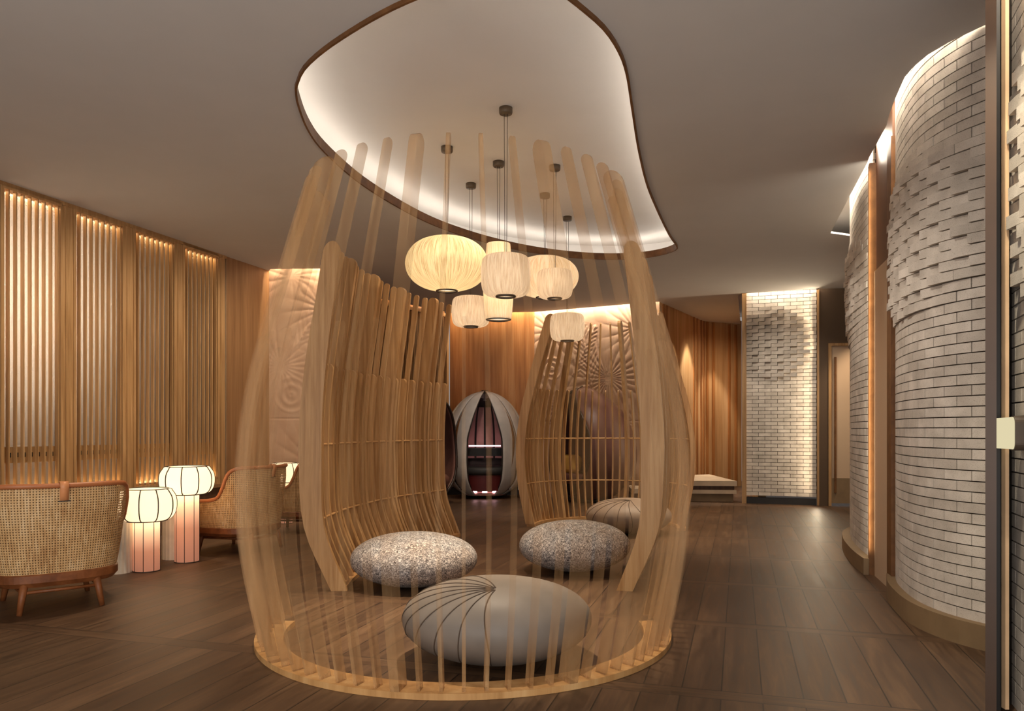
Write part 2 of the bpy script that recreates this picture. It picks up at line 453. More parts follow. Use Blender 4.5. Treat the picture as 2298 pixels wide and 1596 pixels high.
# --- left wall: dark wainscot, end panel, added light-blocking box behind the screens
def lp(u, n=0): p = LA + LU*u + LN*n; return (p.x, p.y)
m = M(); wallbox(m, lp(-3.4), lp(2.93), 0, .50, .2)
struct(m, 'wall_left', W_DARK)
m = M(); wallbox(m, lp(2.93), lp(3.85), 0, H, .2); struct(m, 'wall_left_end', W_LEFT)
m = M(); wallbox(m, lp(-3.4), lp(3.2), .5, TOP, .04, .75); wallbox(m, lp(-3.44), lp(-3.40), .5, TOP, .8); wallbox(m, lp(2.93), lp(2.96), .5, TOP, .8)
wallbox(m, lp(-3.4), lp(2.93), .46, .50, .8); wallbox(m, lp(-3.4), lp(-.002), .5, TOP, .1); wallbox(m, lp(-.002), lp(2.93), H+.002, TOP, .1)
struct(m, 'wall_left_light_box', plain('light_box_paint', srgb(176,150,120), .8))

# slat screens
def make_screen(u0, label, first=None):
    w = .735
    if first is None:
        t = thing('slat_screen', label, 'screen', (*lp(u0), 0), math.atan2(LU.y, LU.x), 'slatted wooden screens along the left wall')
        f = M(); box(f, 0, .028, -.012, .10, .5, H-.004); box(f, .60, w, -.0, .10, .5, H-.004); box(f, .648, .662, -.012, .0, .5, H-.004)
        box(f, .028, .60, -.012, .10, H-.055, H-.004); box(f, .028, .60, -.0, .10, .5, .56); f.build('frame', W_SCREEN, t)
        s = M()
        for k in range(8):
            x = .082 + k * .0705; box(s, x-.0055, x+.0055, .0, .036, .56, H-.055)
        s.build('slats', W_SCREEN, t)
        g = M(); box(g, .028, .60, .072, .080, .5, H-.01); g.build('glass_pane', GLASS, t)
        r = M(); box(r, .028, .60, .045, .07, .86, 1.0); ro = r.build('lower_rail', W_SCREEN, t)
        for k in range(7):
            pg = M(); x = .117 + k * .0705; box(pg, x-.009, x+.009, .032, .046, .91, .95); pg.build('peg', BLACK, ro)
        return t
    return dup(first, (*lp(u0), 0), math.atan2(LU.y, LU.x), label)
s0 = make_screen(0, 'slatted oak screen at the left edge of the photo, behind the cane-back chair')
make_screen(.735, 'slatted oak screen second from the left edge, behind the short column lamp', s0)
make_screen(1.47, 'slatted oak screen third from the left, behind the tall column lamp', s0)
make_screen(2.20, 'slatted oak screen farthest along the left wall, next to the plain wood end panel', s0)
m = M(); wallbox(m, lp(-.06), lp(2.95), H-.035, H, .03, -.012)
struct(m, 'trim_3', W_SCREEN)
m = M(); wallbox(m, lp(-.06), lp(3.0), .46, .50, .05, -.045); struct(m, 'trim_4', W_LEFT)

# --- far walls
def relief_wall(name, p, q, z0, z1, fans, rings, fronds):
    P, Q = Vector(p), Vector(q); d = Q - P; L = d.length; u = d / L; nrm = Vector((u.y, -u.x))
    nx, nz = int(L/.0125), int((z1-z0)/.0125); vs = []
    for j in range(nz+1):
        z = z0 + (z1-z0)*j/nz
        for i in range(nx+1):
            s = L*i/nx; h = 0; wsum = .0001
            for (cs, cz, R, k, sw, ph) in fans:
                dx, dz = s-cs, z-cz; r = math.hypot(dx, dz)+1e-4; a = math.atan2(dz, dx)
                w = math.exp(-(r/R)**3)
                x = k*a + sw*r*6 + ph + 1.2*math.sin(3*a)
                h += w * (abs(math.sin(x/2))**.5 - .55) * min(1, r/.12); wsum += w
            for (cs, cz, R) in rings:
                r = math.hypot(s-cs, z-cz)
                if r < R: h += .5*(math.sin(r/R*16)+.3); wsum += .6
            for (cs, cz, ang, LL, wd) in fronds:
                ca, sa = math.cos(ang), math.sin(ang); a = (s-cs)*ca + (z-cz)*sa; b = -(s-cs)*sa + (z-cz)*ca
                if 0 < a < LL and abs(b) < wd*math.sin(PI*a/LL)**.6:
                    h += 1.0*(abs(math.sin((a - abs(b)*1.3)*32))**.6 - .4) + (.7 if abs(b) < .012 else 0); wsum += .7
            base = .35*math.sin(z*9 + 2.5*math.sin(s*4.1) + 1.5*math.sin(z*2.3))
            h = h / max(.6, wsum) + base * max(0, 1-wsum)
            h += .15*noise.noise(Vector((s*6, z*6, 0)))
            if abs(z-1.30) < .007: h = -1
            o = nrm * (h*.008); vs.append((P.x+u.x*s+o.x, P.y+u.y*s+o.y, z))
    fs = [(j*(nx+1)+i, j*(nx+1)+i+1, (j+1)*(nx+1)+i+1, (j+1)*(nx+1)+i) for j in range(nz) for i in range(nx)]
    m = M(); m.add(vs, fs, True); wallbox(m, p, q, z0, z1, .12, .03); return struct(m, name, RELIEF)
relief_wall('wall_back_left', (-3.25,10.14), (-2.3,10.1), 0, TOP,
            [(.15,2.0,.55,22,.5,0),(.75,2.75,.5,20,-.6,1),(.3,3.2,.4,16,.8,2),(.6,.7,.5,18,.4,0),(.7,2.1,.3,14,-.8,0)], [(.30,1.62,.26)], [(.35,2.25,1.0,.8,.14)])
m = M(); wallbox(m, (-2.3,10.1), (-2.75,11.57), 0, TOP, .1, -.1); struct(m, 'wall_back_left_return', W_BACK)
m = M(); wallbox(m, (-2.75,11.57), (-1.14,13.9), 0, TOP, .1, .12); struct(m, 'wall_back_slatted', W_LEFT)
m = M(); wallbox(m, (-1.14,13.9), (.41,13.8), 0, TOP); struct(m, 'wall_back', W_BACK)
relief_wall('wall_back_relief', (.41,13.8), (2.47,12.7), 0, TOP,
            [(1.42,2.05,.75,26,.5,0),(.35,2.9,.55,18,-.6,1),(.5,1.6,.6,20,.6,2),(1.9,2.9,.55,18,.7,0),(2.0,1.2,.5,20,-.5,0),(1.0,.5,.6,18,.5,1)],
            [(.35,2.25,.22)], [(1.12,1.9,1.75,1.2,.20),(.75,2.1,1.1,1.0,.14)])
m = M(); wallbox(m, (2.47,12.7), (3.78,14.9), 0, H+.1); struct(m, 'wall_back_alcove', W_PALE)
m = M(); wallbox(m, (3.78,14.9), (4.7,15.5), 0, H+.1); wallbox(m, (4.75,15.5), (3.9,12.0), 0, H+.1); struct(m, 'wall_back_niche', W_PALE)
m = M(); d = (Vector((3.78,14.9))-Vector((2.47,12.7)))
for f0 in (.06,.12,.72,.80,.90,.97):
    a = Vector((2.47,12.7)) + d*f0; b = a + d.normalized()*.05; wallbox(m, tuple(a), tuple(b), .05, H, .02, -.02)
d = Vector((4.7,15.5)) - Vector((3.78,14.9))
for f0 in (.04,.2,.62,.8):
    a = Vector((3.78,14.9)) + d*f0; b = a + d.normalized()*.05; wallbox(m, tuple(a), tuple(b), .05, H, .03, -.03)
struct(m, 'trim_5', W_BACK)
# thin vertical grooves of the back slatted screen
t = thing('slat_screen', 'gold-lit slatted wood screen on the far back wall, behind the curved lattice on the left', 'screen', (-2.72,11.6,0), math.atan2(2.3,1.58))
f = M(); Ls = 2.75
box(f, 0, Ls, -.01, .08, H-.07, H-.01); box(f, 0, Ls, -.01, .08, 0, .12)
for x in (0, .68, 1.36, 2.04, Ls-.06): box(f, x, x+.06, -.01, .08, .12, H-.07)
f.build('frame', W_SCREEN, t)
f = M(); x = .13
while x < Ls-.1:
    box(f, x, x+.018, 0, .06, .12, H-.07); x += .0705
f.build('slats', W_SCREEN, t)

# dark plinth under the far seating shells
m = M(); wallbox(m, (-1.3,13.45), (.38,13.36), 0, .14, .45); struct(m, 'trim_6', W_BLACK)
m = M(); wallbox(m, (3.62,11.86), (4.62,11.50), 0, .10, .1, .03); struct(m, 'baseboard_back', W_BLACK)

# --- brick walls (individual bricks within one wall mesh)
def brick_wall(name, path, z0, z1, ch, bl, bulge, closed_end=True, seed=1, th=.05):
    rnd = random.Random(seed); sp = spline(path, .02); m = M(); m2 = M(); L = .02*(len(sp)-1)
    def at(s):
        i = max(0, min(len(sp)-1, s/L*(len(sp)-1))); a = int(i); b = min(a+1, len(sp)-1)
        return sp[a][0].lerp(sp[b][0], i-a), sp[a][1]
    rows = int((z1-z0)/ch)
    for r in range(rows):
        s = -bl*.5 if r % 2 else 0; za = z0 + r*ch; zb = za + ch - .006
        while s < L:
            a, b = max(0, s+.003), min(L, s+bl-.003); s += bl
            if b-a < .01: continue
            k = bulge((a+b)/2/L, (za+zb)/2)
            pr0 = pr1 = 0.0
            if k > 0:
                pr0 = k*(.012 + .012*rnd.random()) ; pr1 = k*(.040 + .016*rnd.random())
                if r % 2: pr0, pr1 = pr0*.3, pr1*.75
            nseg = max(1, int((b-a)/.05)); front = []; back = []
            for q in range(nseg+1):
                f = q/nseg; p, t = at(a+(b-a)*f); nn = Vector((t.y, -t.x)) * NS
                pr = pr0+(pr1-pr0)*f; front.append(p + nn*pr); back.append(p - nn*th)
            vs = []
            for p, bk in zip(front, back): vs += [(p.x,p.y,za),(p.x,p.y,zb),(bk.x,bk.y,zb),(bk.x,bk.y,za)]
            fs = []
            for q in range(nseg):
                o = q*4
                fs += [(o,o+4,o+5,o+1),(o+1,o+5,o+6,o+2),(o+3,o+7,o+4,o)]
            fs += [(0,1,2,3),(nseg*4+3,nseg*4+2,nseg*4+1,nseg*4)]
            m.add(vs, fs)
    # dark mortar skin just behind the faces
    vs = []; 
    for p, t in sp:
        nn = Vector((t.y, -t.x))*NS; q = p - nn*.012; w = p - nn*.14
        vs += [(q.x,q.y,z0),(q.x,q.y,z1),(w.x,w.y,z1),(w.x,w.y,z0)]
    n = len(sp); fs = [(4*i+a, 4*i+4+a, 4*i+4+(a+1) % 4, 4*i+(a+1) % 4) for i in range(n-1) for a in range(4)]
    fs += [(0,1,2,3),(4*n-4,4*n-3,4*n-2,4*n-1)]
    m2.add(vs, fs)
    o = struct(m, name, BRICK); o2 = m2.build('mortar', MORTAR, o)
    return o
NS = 1
def bell(x, c, w): return max(0, 1-((x-c)/w)**2)
# path runs away from the camera; the room lies on its left -> flip the normal
NS = -1
wall1 = [(2.62,3.62),(2.53,3.90),(2.445,4.10),(2.41,4.30),(2.42,4.52),(2.48,4.78),(2.58,5.08),(2.71,5.36)]
brick_wall('wall_right', wall1, .13, TOP, .0575, .185,
           lambda f, z: (1.0 if 0 else 1)*min(1, 2.2*max(0, 1-((f-.62)/.62)**2-((z-2.32)/.52)**2)) if f > .05 else 0, seed=3)
wall2 = [(2.86,6.0),(2.93,6.3),(3.03,6.65),(3.20,7.15),(3.44,7.68),(3.80,8.12),(4.4,8.45),(6.3,8.6)]
brick_wall('wall_right_far', wall2, .13, TOP, .0575, .185,
           lambda f, z: min(1, 2.2*max(0, 1-((f-.5)/.5)**2-((z-2.45)/.55)**2)), seed=4)
wall0 = [(1.58,-.8),(1.60,.6),(1.66,1.5),(1.72,2.0),(1.80,2.35),(1.90,2.65),(2.0,2.92),(2.105,3.20)]
brick_wall('wall_right_near', wall0, .0, TOP, .0575, .185,
           lambda f, z: min(1, 2.2*max(0, 1-((f-.86)/.16)**2-((z-2.15)/.6)**2)), seed=5)
NS = 1
brick_wall('wall_back_right', [(3.66,11.85),(4.0,11.735),(4.3,11.63),(4.63,11.515)], .13, TOP, .0575, .185,
           lambda f, z: 1.7*min(1, 2.6*max(0, 1-((f-.38)/.60)**2-((z-2.48)/.62)**2)), seed=6)
m = M(); wallbox(m, (3.60,11.86), (3.665,11.84), 0, H, .12, -.03); wallbox(m, (4.63,11.50), (4.66,11.49), 0, H, .1, -.0); struct(m, 'trim_7', W_SCREEN)
m = M(); wallbox(m, (4.66,11.50), (6.6,11.1), 2.45, TOP, .1); wallbox(m, (4.66,11.50), (4.80,11.47), 0, 2.45, .1)
wallbox(m, (5.55,11.317), (6.6,11.1), 0, 2.45, .1); struct(m, 'wall_back_right_dark', DARKWALL)
m = M(); wallbox(m, (4.80,11.47), (5.55,11.317), .04, 2.45, .04, .03); d1 = struct(m, 'door_1', DOORP)
m = M(); wallbox(m, (4.79,11.47), (4.83,11.462), 0, 2.45, .06, -.02); wallbox(m, (4.79,11.47), (5.55,11.317), 2.42, 2.46, .06, -.02); m.build('door_frame', W_SCREEN, d1)
m = M(); wallbox(m, (4.87,11.45), (4.90,11.444), .2, 2.25, .03, -.015); m.build('door_handle', W_BROWN, d1)
m = M(); wallbox(m, (4.83,11.46), (5.55,11.315), .04, .42, .02, .005); m.build('kick_plate', LEDGE, d1)

# right wall doorway between the two brick waves
m = M(); wallbox(m, (2.84,5.98), (2.69,5.42), 0, 2.40, .05, .02); d2 = struct(m, 'door_2', DOORP)
m = M(); wallbox(m, (2.86,6.0), (2.69,5.40), 2.40, TOP, .06, .02); struct(m, 'wall_right_over_door', plain('over_door', srgb(92,58,36), .5))
m = M(); wallbox(m, (2.715,5.42), (2.67,5.27), 0, 3.20, .05, -.03); struct(m, 'trim_8', W_BROWN)
m = M(); wallbox(m, (2.862,6.03), (2.850,5.985), 0, 3.26, .05, -.025); struct(m, 'trim_10', W_BROWN)
# curved ledges at the foot of the brick waves
def ledge(name, path, w, h):
    sp = spline(path, .05); m = M(); vs = []
    for p, t in sp:
        nn = Vector((-t.y, t.x)); a = p + nn*w; b = p - nn*.05
        vs += [(a.x,a.y,0),(a.x,a.y,h),(b.x,b.y,h),(b.x,b.y,0)]
    n = len(sp); m.add(vs, [(4*i+a, 4*i+4+a, 4*i+4+(a+1) % 4, 4*i+(a+1) % 4) for i in range(n-1) for a in range(4)] + [(0,1,2,3),(4*n-4,4*n-3,4*n-2,4*n-1)])
    return struct(m, name, LEDGE)
ledge('baseboard_right', wall1, .055, .13); ledge('baseboard_right_far', wall2, .07, .13)
# foreground post and lit frame
m = M(); hull8(m, [(1.862,2.98,0),(1.89,2.955,0),(1.975,3.09,0),(1.955,3.12,0)], [(1.862,2.98,TOP),(1.89,2.955,TOP),(1.975,3.09,TOP),(1.955,3.12,TOP)])
struct(m, 'trim_11', W_POST)
m = M(); hull8(m, [(1.955,3.12,0),(2.0,3.10,0),(2.64,3.62,0),(2.60,3.66,0)], [(1.955,3.12,TOP),(2.0,3.10,TOP),(2.64,3.62,TOP),(2.60,3.66,TOP)])
struct(m, 'trim_12', W_BLACK)

m = M(); box(m, 1.993, 2.008, 3.06, 3.085, .02, TOP); struct(m, 'trim_13', plain('pale_edge', srgb(226,190,150), .6))
# wall fixture by the near bricks
t = thing('wall_fixture', 'small rounded cream fixture mounted on the brick wall beside the dark post', 'wall fixture', (1.985,2.985,1.137), math.radians(-110))
m = M()
def rrect(w, h, r, n=6):
    pts = []
    for cx, cz, a0 in ((w-r,h-r,0),(-w+r,h-r,90),(-w+r,-h+r,180),(w-r,-h+r,270)):
        for k in range(n+1):
            a = math.radians(a0+90*k/n); pts.append((cx+r*math.cos(a), cz+r*math.sin(a)))
    return pts
def plate(m, pts, y0, y1, sc1=1):
    n = len(pts); m.add([(x, y0, z) for x, z in pts] + [(x*sc1, y1, z*sc1) for x, z in pts],
        [tuple(range(n)), tuple(reversed(range(n, 2*n)))] + [(i, i+n, (i+1) % n+n, (i+1) % n) for i in range(n)])
plate(m, rrect(.042,.068,.03), -.012, .03); m.build('back_plate', DARKM, t)
m = M(); plate(m, rrect(.034,.060,.025), -.062, -.012, 1.06); m.build('cover', emit('fixture_glow', (1,.88,.55,1), .75), t)

# ------------------------------------------------------------------ lattice structures
G = [(0,0),(.5,.10),(.9,.125),(1.3,.085),(1.67,0),(2.1,-.12),(2.53,-.245)]
PF = [(0,0),(.44,.175),(.9,.205),(1.25,.20),(1.68,.16),(2.1,.10),(2.5,.045)]
def fin(m, base, nrm, th, dep, prof, z0, z1, ns=22, face=None):
    """a curved wooden fin: thickness th along the path, depth dep along the outward normal, rounded top"""
    nx, ny = nrm; tx, ty = -ny, nx; vs = []; zs = [z0 + (z1-z0)*i/ns for i in range(ns+1)]
    d0 = dep(1.0) if callable(dep) else dep
    rt = d0/2
    zs = [z for z in zs if z < z1-rt] + [z1-rt*(1-math.sin(a)) for a in (0, PI/8, PI/4, PI*.36, PI*.46)]
    for z in zs:
        d = dep(z) if callable(dep) else dep
        if z > z1-rt: d = d*math.sqrt(max(0, 1-((z-(z1-rt))/rt)**2))
        o = smooth_tab(prof, z)
        for a, b in ((-.5,-.5),(.5,-.5),(.5,.5),(-.5,.5)):
            oo = o + a*d; vs.append((base[0]+nx*oo+tx*b*th, base[1]+ny*oo+ty*b*th, z))
    k = len(zs); fs = [(4*i+a, 4*i+(a+1) % 4, 4*i+4+(a+1) % 4, 4*i+4+a) for i in range(k-1) for a in range(4)]
    fs += [(3,2,1,0),(4*k-4,4*k-3,4*k-2,4*k-1)]
    m.add(vs, fs)
def bandstrip(m, pts, w, z0, z1, off=0):
    vs = []
    for p, nn in pts:
        a = (p[0]+nn[0]*(off+w/2), p[1]+nn[1]*(off+w/2)); b = (p[0]+nn[0]*(off-w/2), p[1]+nn[1]*(off-w/2))
        vs += [(a[0],a[1],z0),(a[0],a[1],z1),(b[0],b[1],z1),(b[0],b[1],z0)]
    n = len(pts); m.add(vs, [(4*i+a, 4*i+4+a, 4*i+4+(a+1) % 4, 4*i+(a+1) % 4) for i in range(n-1) for a in range(4)] + [(0,1,2,3),(4*n-4,4*n-3,4*n-2,4*n-1)])

# (1) the see-through front enclosure: ring on the floor, fins rising from it
gx, gy, gr = -.265, 4.38, 1.107
t = thing('lattice_enclosure', 'see-through ring of pale wooden fins standing round the large seamed grey pouf in front', 'lattice pod', (gx,gy,0))
def ang(th): return (math.sin(th), -math.cos(th))       # 0 = toward the camera
m = M(); bandstrip(m, [((ang(math.radians(a))[0]*gr, ang(math.radians(a))[1]*gr), ang(math.radians(a))) for a in range(-94, 95, 2)], .15, 0, .028, -.02)
GR = wood('translucent_ring', srgb(165,118,68), srgb(205,158,102), srgb(226,186,132), grain=12, alpha=[(0,.8),(2.6,.8)]); m.build('base_ring', GR, t)
for k in range(-12, 11):
    th = math.radians(7.9 + 9.85*k)
    if abs(th) > math.radians(101): continue
    n_ = ang(th); wide = (k % 4 == 2); m = M()
    fin(m, (n_[0]*gr, n_[1]*gr), n_, .042 if wide else .017, .10 if wide else .06, G, .028, 2.53)
    m.build('long_fin', W_GHOST, t)
    th2 = th + math.radians(4.925); n_ = ang(th2); m = M()
    fin(m, (n_[0]*gr, n_[1]*gr), n_, .016, .055, G, .028, 1.64); m.build('short_fin', W_GHOST, t)

# (2) solid lattice panels either side and (3) the small lattice pod at the back
def panel(name, label, path, side, pitch, prof, mat, frontw, solid=True, group=None, widek=4, wt=.05, nt=.02, sf=1.0):
    """side=+1: outward is to the left of the path direction"""
    sp = spline(path, pitch/2); t = thing(name, label, 'lattice pod', (sp[0][0].x, sp[0][0].y, 0), 0, group)
    ox, oy = sp[0][0]
    rel = [((p.x-ox, p.y-oy), (-tt.y*side, tt.x*side)) for p, tt in sp]
    m = M(); bandstrip(m, rel, .10, 0, .03); m.build('base_rail', W_RING, t)
    for i, (p, nn) in enumerate(rel):
        m = M()
        if i in (0,) and frontw:
            fin(m, p, nn, .05, lambda z: lerp_tab([(0,.115),(.5,.145),(1.0,.165),(1.6,.15),(2.2,.125),(2.6,.115)], z), prof, .0, 2.50)
            m.build('end_post', W_SLAT, t)
        elif i % 2 == 0:
            wide = (i//2) % widek == 0
            fin(m, p, nn, wt if wide else nt, (.105 if wide else .052), prof, .03, 2.50 + (.02 if wide else 0)); m.build('long_fin', W_SLAT, t)
        else:
            fin(m, p, nn, nt*sf, .062*sf, prof, .03, 1.66); m.build('short_fin', W_SLAT, t)
    for z in (.495, 1.04):
        o = smooth_tab(prof, z); m = M(); dw = .036 if sf > 1 else .02
        tube(m, [(p[0]+nn[0]*(o-dw), p[1]+nn[1]*(o-dw), z) for p, nn in rel], .0095, 6); m.build('dowel', W_RING, t)
    return t
panel('curved_lattice', 'dense curved row of tall wooden fins left of centre, ending in a broad post', [(-1.235,5.43),(-1.25,5.85),(-1.20,6.5),(-1.0,7.35),(-.60,8.2)], 1, .155, PF, W_SLAT, True, nt=.024, sf=1.5)
panel('curved_lattice', 'short curved row of wooden fins right of centre, seen edge on beside a speckled pouf', [(.81,5.43),(.93,5.85),(1.05,6.3),(1.18,6.85)], -1, .155, [(z, o*.95) for z, o in PF], W_SLAT, True, nt=.03)
cx, cy, cr = 1.10, 8.92, .88
arc = [(cx+cr*math.sin(math.radians(a)), cy-cr*math.cos(math.radians(a))) for a in range(-95, -305, -15)]
# from the left side (-95) round the back to the right front (-300 = +60)
panel('lattice_pod', 'small round pod of thin wooden fins at the back, around the taupe seamed pouf', arc, 1, .166, G, W_SLAT, False, widek=5, wt=.04, nt=.018)

# ------------------------------------------------------------------ poufs
def pouf(name, label, loc, a, c, mat, seams=None, rz=0, group=None, pole=0, tilt=(0,0)):
    t = thing(name, label, 'pouf', loc, rz, group)
    def surf(th, ph):   # th from the top
        s, k = math.sin(th), math.cos(th); e = .96
        r = a*abs(s)**e; z = c + c*(abs(k)**.95)*(1 if k > 0 else -1)
        if k < 0: r *= 1-.04*k*k
        return r, max(0, z)
    nph, nth = 96, 40; m = M(); vs = []
    for j in range(nth+1):
        th = PI*j/nth; r, z = surf(th, 0)
        for i in range(nph):
            ph = 2*PI*i/nph; vs.append((r*math.cos(ph)*1.0, r*math.sin(ph)*.94, z + (tilt[0]*math.cos(ph)+tilt[1]*math.sin(ph))*r*(z/(2*c))))
    m.add(vs, [(j*nph+i, (j+1)*nph+i, (j+1)*nph+(i+1) % nph, j*nph+(i+1) % nph) for j in range(nth) for i in range(nph)], True)
    b = m.build('cover', mat, t)
    if seams:
        for ph0 in seams:
            pts = []
            for k in range(34):
                t0 = .03 + (PI*.86)*k/33; p0 = math.radians(ph0) + .30*math.sin(min(t0, 1.6)*.98)
                d = Vector((math.sin(t0)*math.cos(p0), math.sin(t0)*math.sin(p0), math.cos(t0)))
                tl = math.radians(pole); d = Vector((d.x, d.y*math.cos(tl) - d.z*math.sin(tl), d.y*math.sin(tl) + d.z*math.cos(tl)))
                th = math.acos(max(-1, min(1, d.z))); ph = math.atan2(d.y, d.x)
                if th > PI*.88: break
                r, z = surf(th, 0); r *= 1.001
                pts.append((r*math.cos(ph), r*math.sin(ph)*.94, z + .0005 + (tilt[0]*math.cos(ph)+tilt[1]*math.sin(ph))*r*(z/(2*c))))
            s = M(); tube(s, pts, .0032, 5); s.build('seam', SEAM, b)
    return t
pouf('pouf', 'big smooth grey pouf with dark curved seams, alone at the front inside the ring', (-.075,3.82,0), .475, .205, SMOOTHC,
     [100,118,136,152,168,184,200,216,232,250], pole=30, tilt=(0,-.05))
pouf('pouf', 'speckled grey stone-like pouf left of centre, leaning against the dense wooden panel', (-.725,5.62,0), .468, .195, PEBBLE, group='speckled stone-like poufs')
pouf('pouf', 'speckled grey stone-like pouf right of centre, near the short wooden end post', (.515,6.22,0), .465, .203, PEBBLE, rz=.6, group='speckled stone-like poufs')
pouf('pouf', 'smooth taupe pouf farthest back, standing inside the small round lattice pod', (1.30,8.45,0), .475, .195, SMOOTHB, [150,170,190,210,230,250,268], pole=20)

# ------------------------------------------------------------------ pendant lamps
def pendant(label, x, y, prof, mat, ringr, zc, bulb, twocord=True):
    t = thing('pendant_lamp', label, 'pendant lamp', (x, y, zc), 0, 'fabric pendant lamps hanging from the leaf-shaped cove')
    top = TOP - zc; zt = max(z for r, z in prof); zb = min(z for r, z in prof)
    m = M(); lathe(m, [(.001, top-.045), (.046, top-.045), (.05, top-.035), (.05, top), (.001, top)], 24, cap=False); m.build('canopy', BROWNM, t)
    m = M()
    for dx in ((-.012, .012) if twocord else (0,)): tube(m, [(dx, 0, top-.04), (dx*.5, 0, zt-.005)], .0022, 5)
    m.build('cord', DARKM, t)
    m = M(); nf = 64
    dense = []
    for (r0, z0), (r1, z1) in zip(prof, prof[1:]):
        for k in range(4): dense.append((r0+(r1-r0)*k/4, z0+(z1-z0)*k/4))
    dense.append(prof[-1])
    sm = [(smooth_tab([(i, p[0]) for i, p in enumerate(prof)], i*.25), smooth_tab([(i, p[1]) for i, p in enumerate(prof)], i*.25)) for i in range(4*(len(prof)-1)+1)]
    lathe(m, sm, 256, fn=lambda a, z: 1 + .006*math.sin(a*nf) + .008*abs(math.sin(a*5.5)), cap=False)
    so = m.build('shade', mat, t)
    m = M(); tube(m, [(ringr*math.cos(2*PI*k/40), ringr*math.sin(2*PI*k/40), zb) for k in range(40)], .009, 6, closed=True)
    m.build('ring', DARKM, so)
    m = M(); lathe(m, [(.001, zb+.014), (ringr*.9, zb+.012)], 32, cap=False); m.build('diffuser', LEDWHITE, so)
    m = M(); lathe(m, [(.001, zt), (min(.05, prof[0][0]*.9), zt), (min(.05, prof[0][0]*.9), zt-.008), (.001, zt-.008)], 24, cap=False); m.build('cap', BROWNM, t)
    l = bpy.data.lights.new('bulb', 'POINT'); l.energy = bulb*.3; l.color = (1, .84, .62); l.shadow_soft_size = .05
    lo = bpy.data.objects.new('bulb', l); COL.objects.link(lo); lo.parent = t; lo.location = (0, 0, -.02)
def oblate(w, h):
    pr = [(.055, h/2)]
    for k in range(1, 11):
        a = PI*(k/11); pr.append((w/2*math.sin(a)**.80 if math.sin(a)**.8*w/2 > .07 else .07, h/2*math.cos(a)*1.0))
    pr.append((.085, -h/2)); return pr
def barrel(w, h):
    return [(w*.30, h/2), (w*.40, h*.485), (w*.465, h*.40), (w*.492, h*.2), (w*.5, 0), (w*.49, -h*.2), (w*.455, -h*.38), (w*.38, -h*.47), (w*.29, -h/2)]
def tall(w, h): return [(w*.38, h/2), (w*.39, h*.48), (w*.42, h*.34), (w*.47, h*.12), (w*.5, -h*.05), (w*.485, -h*.2), (w*.45, -h*.4), (w*.42, -h/2)]
pendant('large flattened yellow pendant lamp, widest and leftmost of the hanging cluster', -.547, 6.37, oblate(.69,.45), SILK_Y, .085, 2.545, 7)
pendant('off-white barrel pendant lamp in the middle of the cluster, nearest, overlapping the tall one', -.046, 5.60, barrel(.365,.30), SILK_W, .068, 2.287, 3)
pendant('tall narrow off-white pendant lamp behind the middle barrel one', -.12, 6.72, tall(.27,.67), SILK_T, .105, 2.465, 5)
pendant('large flattened white pendant lamp, half hidden behind a small barrel one', .332, 7.63, oblate(.67,.41), SILK_T, .085, 2.69, 6)
pendant('small off-white barrel pendant lamp overlapping the front of the flattened white one', .385, 6.82, barrel(.325,.255), SILK_W, .06, 2.46, 2.4)
pendant('off-white barrel pendant lamp hanging low left, below the big yellow one', -.397, 7.32, barrel(.37,.285), SILK_W, .065, 2.29, 3)
pendant('small pale barrel pendant lamp hanging lowest and farthest right, before the carved wall', .618, 8.46, barrel(.385,.30), SILK_W, .07, 2.295, 3)

# ------------------------------------------------------------------ column floor lamps
def column_lamp(label, loc, colh, shh, cr_, sr, cmat, rz=.2, energy=5):
    t = thing('floor_lamp', label, 'floor lamp', loc, rz, 'paper column floor lamps')
    m = M(); lathe(m, [(cr_, 0.006), (cr_, colh)], 48, cap=False); co_ = m.build('column', cmat, t)
    m = M()
    for k in range(8):
        a = 2*PI*k/8; tube(m, [(cr_*1.01*math.cos(a), cr_*1.01*math.sin(a), 0), (cr_*1.01*math.cos(a), cr_*1.01*math.sin(a), colh)], .0028, 5)
    for z in (.004, colh): tube(m, [(cr_*math.cos(2*PI*k/40)*1.01, cr_*math.sin(2*PI*k/40)*1.01, z) for k in range(40)], .004, 5, closed=True)
    m.build('column_wires', DARKM, co_)
    pr = [(cr_*.95, 0), (sr*.62, .006), (sr*.84, shh*.10), (sr*.965, shh*.28), (sr, shh*.52), (sr*.97, shh*.75), (sr*.86, shh*.92), (sr*.74, shh), (.02, shh*1.0)]
    prs = [(smooth_tab([(i, p[0]) for i, p in enumerate(pr)], i*.25), colh + smooth_tab([(i, p[1]) for i, p in enumerate(pr)], i*.25)) for i in range(4*(len(pr)-1)+1)]
    m = M(); lathe(m, prs, 72, cap=False); so = m.build('shade', PAPER, t)
    m = M()
    for k in range(10):
        a = 2*PI*(k+.5)/10; tube(m, [((r+.002)*math.cos(a), (r+.002)*math.sin(a), z) for r, z in prs[4:-4]], .0048, 5)
    for r, z in ((sr*.74, colh+shh+.002), (sr*.70, colh+.006)): tube(m, [(r*math.cos(2*PI*k/48), r*math.sin(2*PI*k/48), z) for k in range(48)], .004, 5, closed=True)
    m.build('shade_wires', BLACK, so)
    l = bpy.data.lights.new('bulb', 'POINT'); l.energy = energy*.4; l.color = (1, .80, .55); l.shadow_soft_size = .05
    lo = bpy.data.objects.new('bulb', l); COL.objects.link(lo); lo.parent = t; lo.location = (0, 0, colh+shh*.3)
column_lamp('short glowing column lamp with round ribbed shade, right beside the cane-back chair', (-2.985,6.19,0), .405, .262, .102, .225, COLUMN)
column_lamp('tall glowing column lamp with round ribbed shade, right of the short one', (-2.84,6.62,0), .585, .245, .101, .225, COLUMN_T)
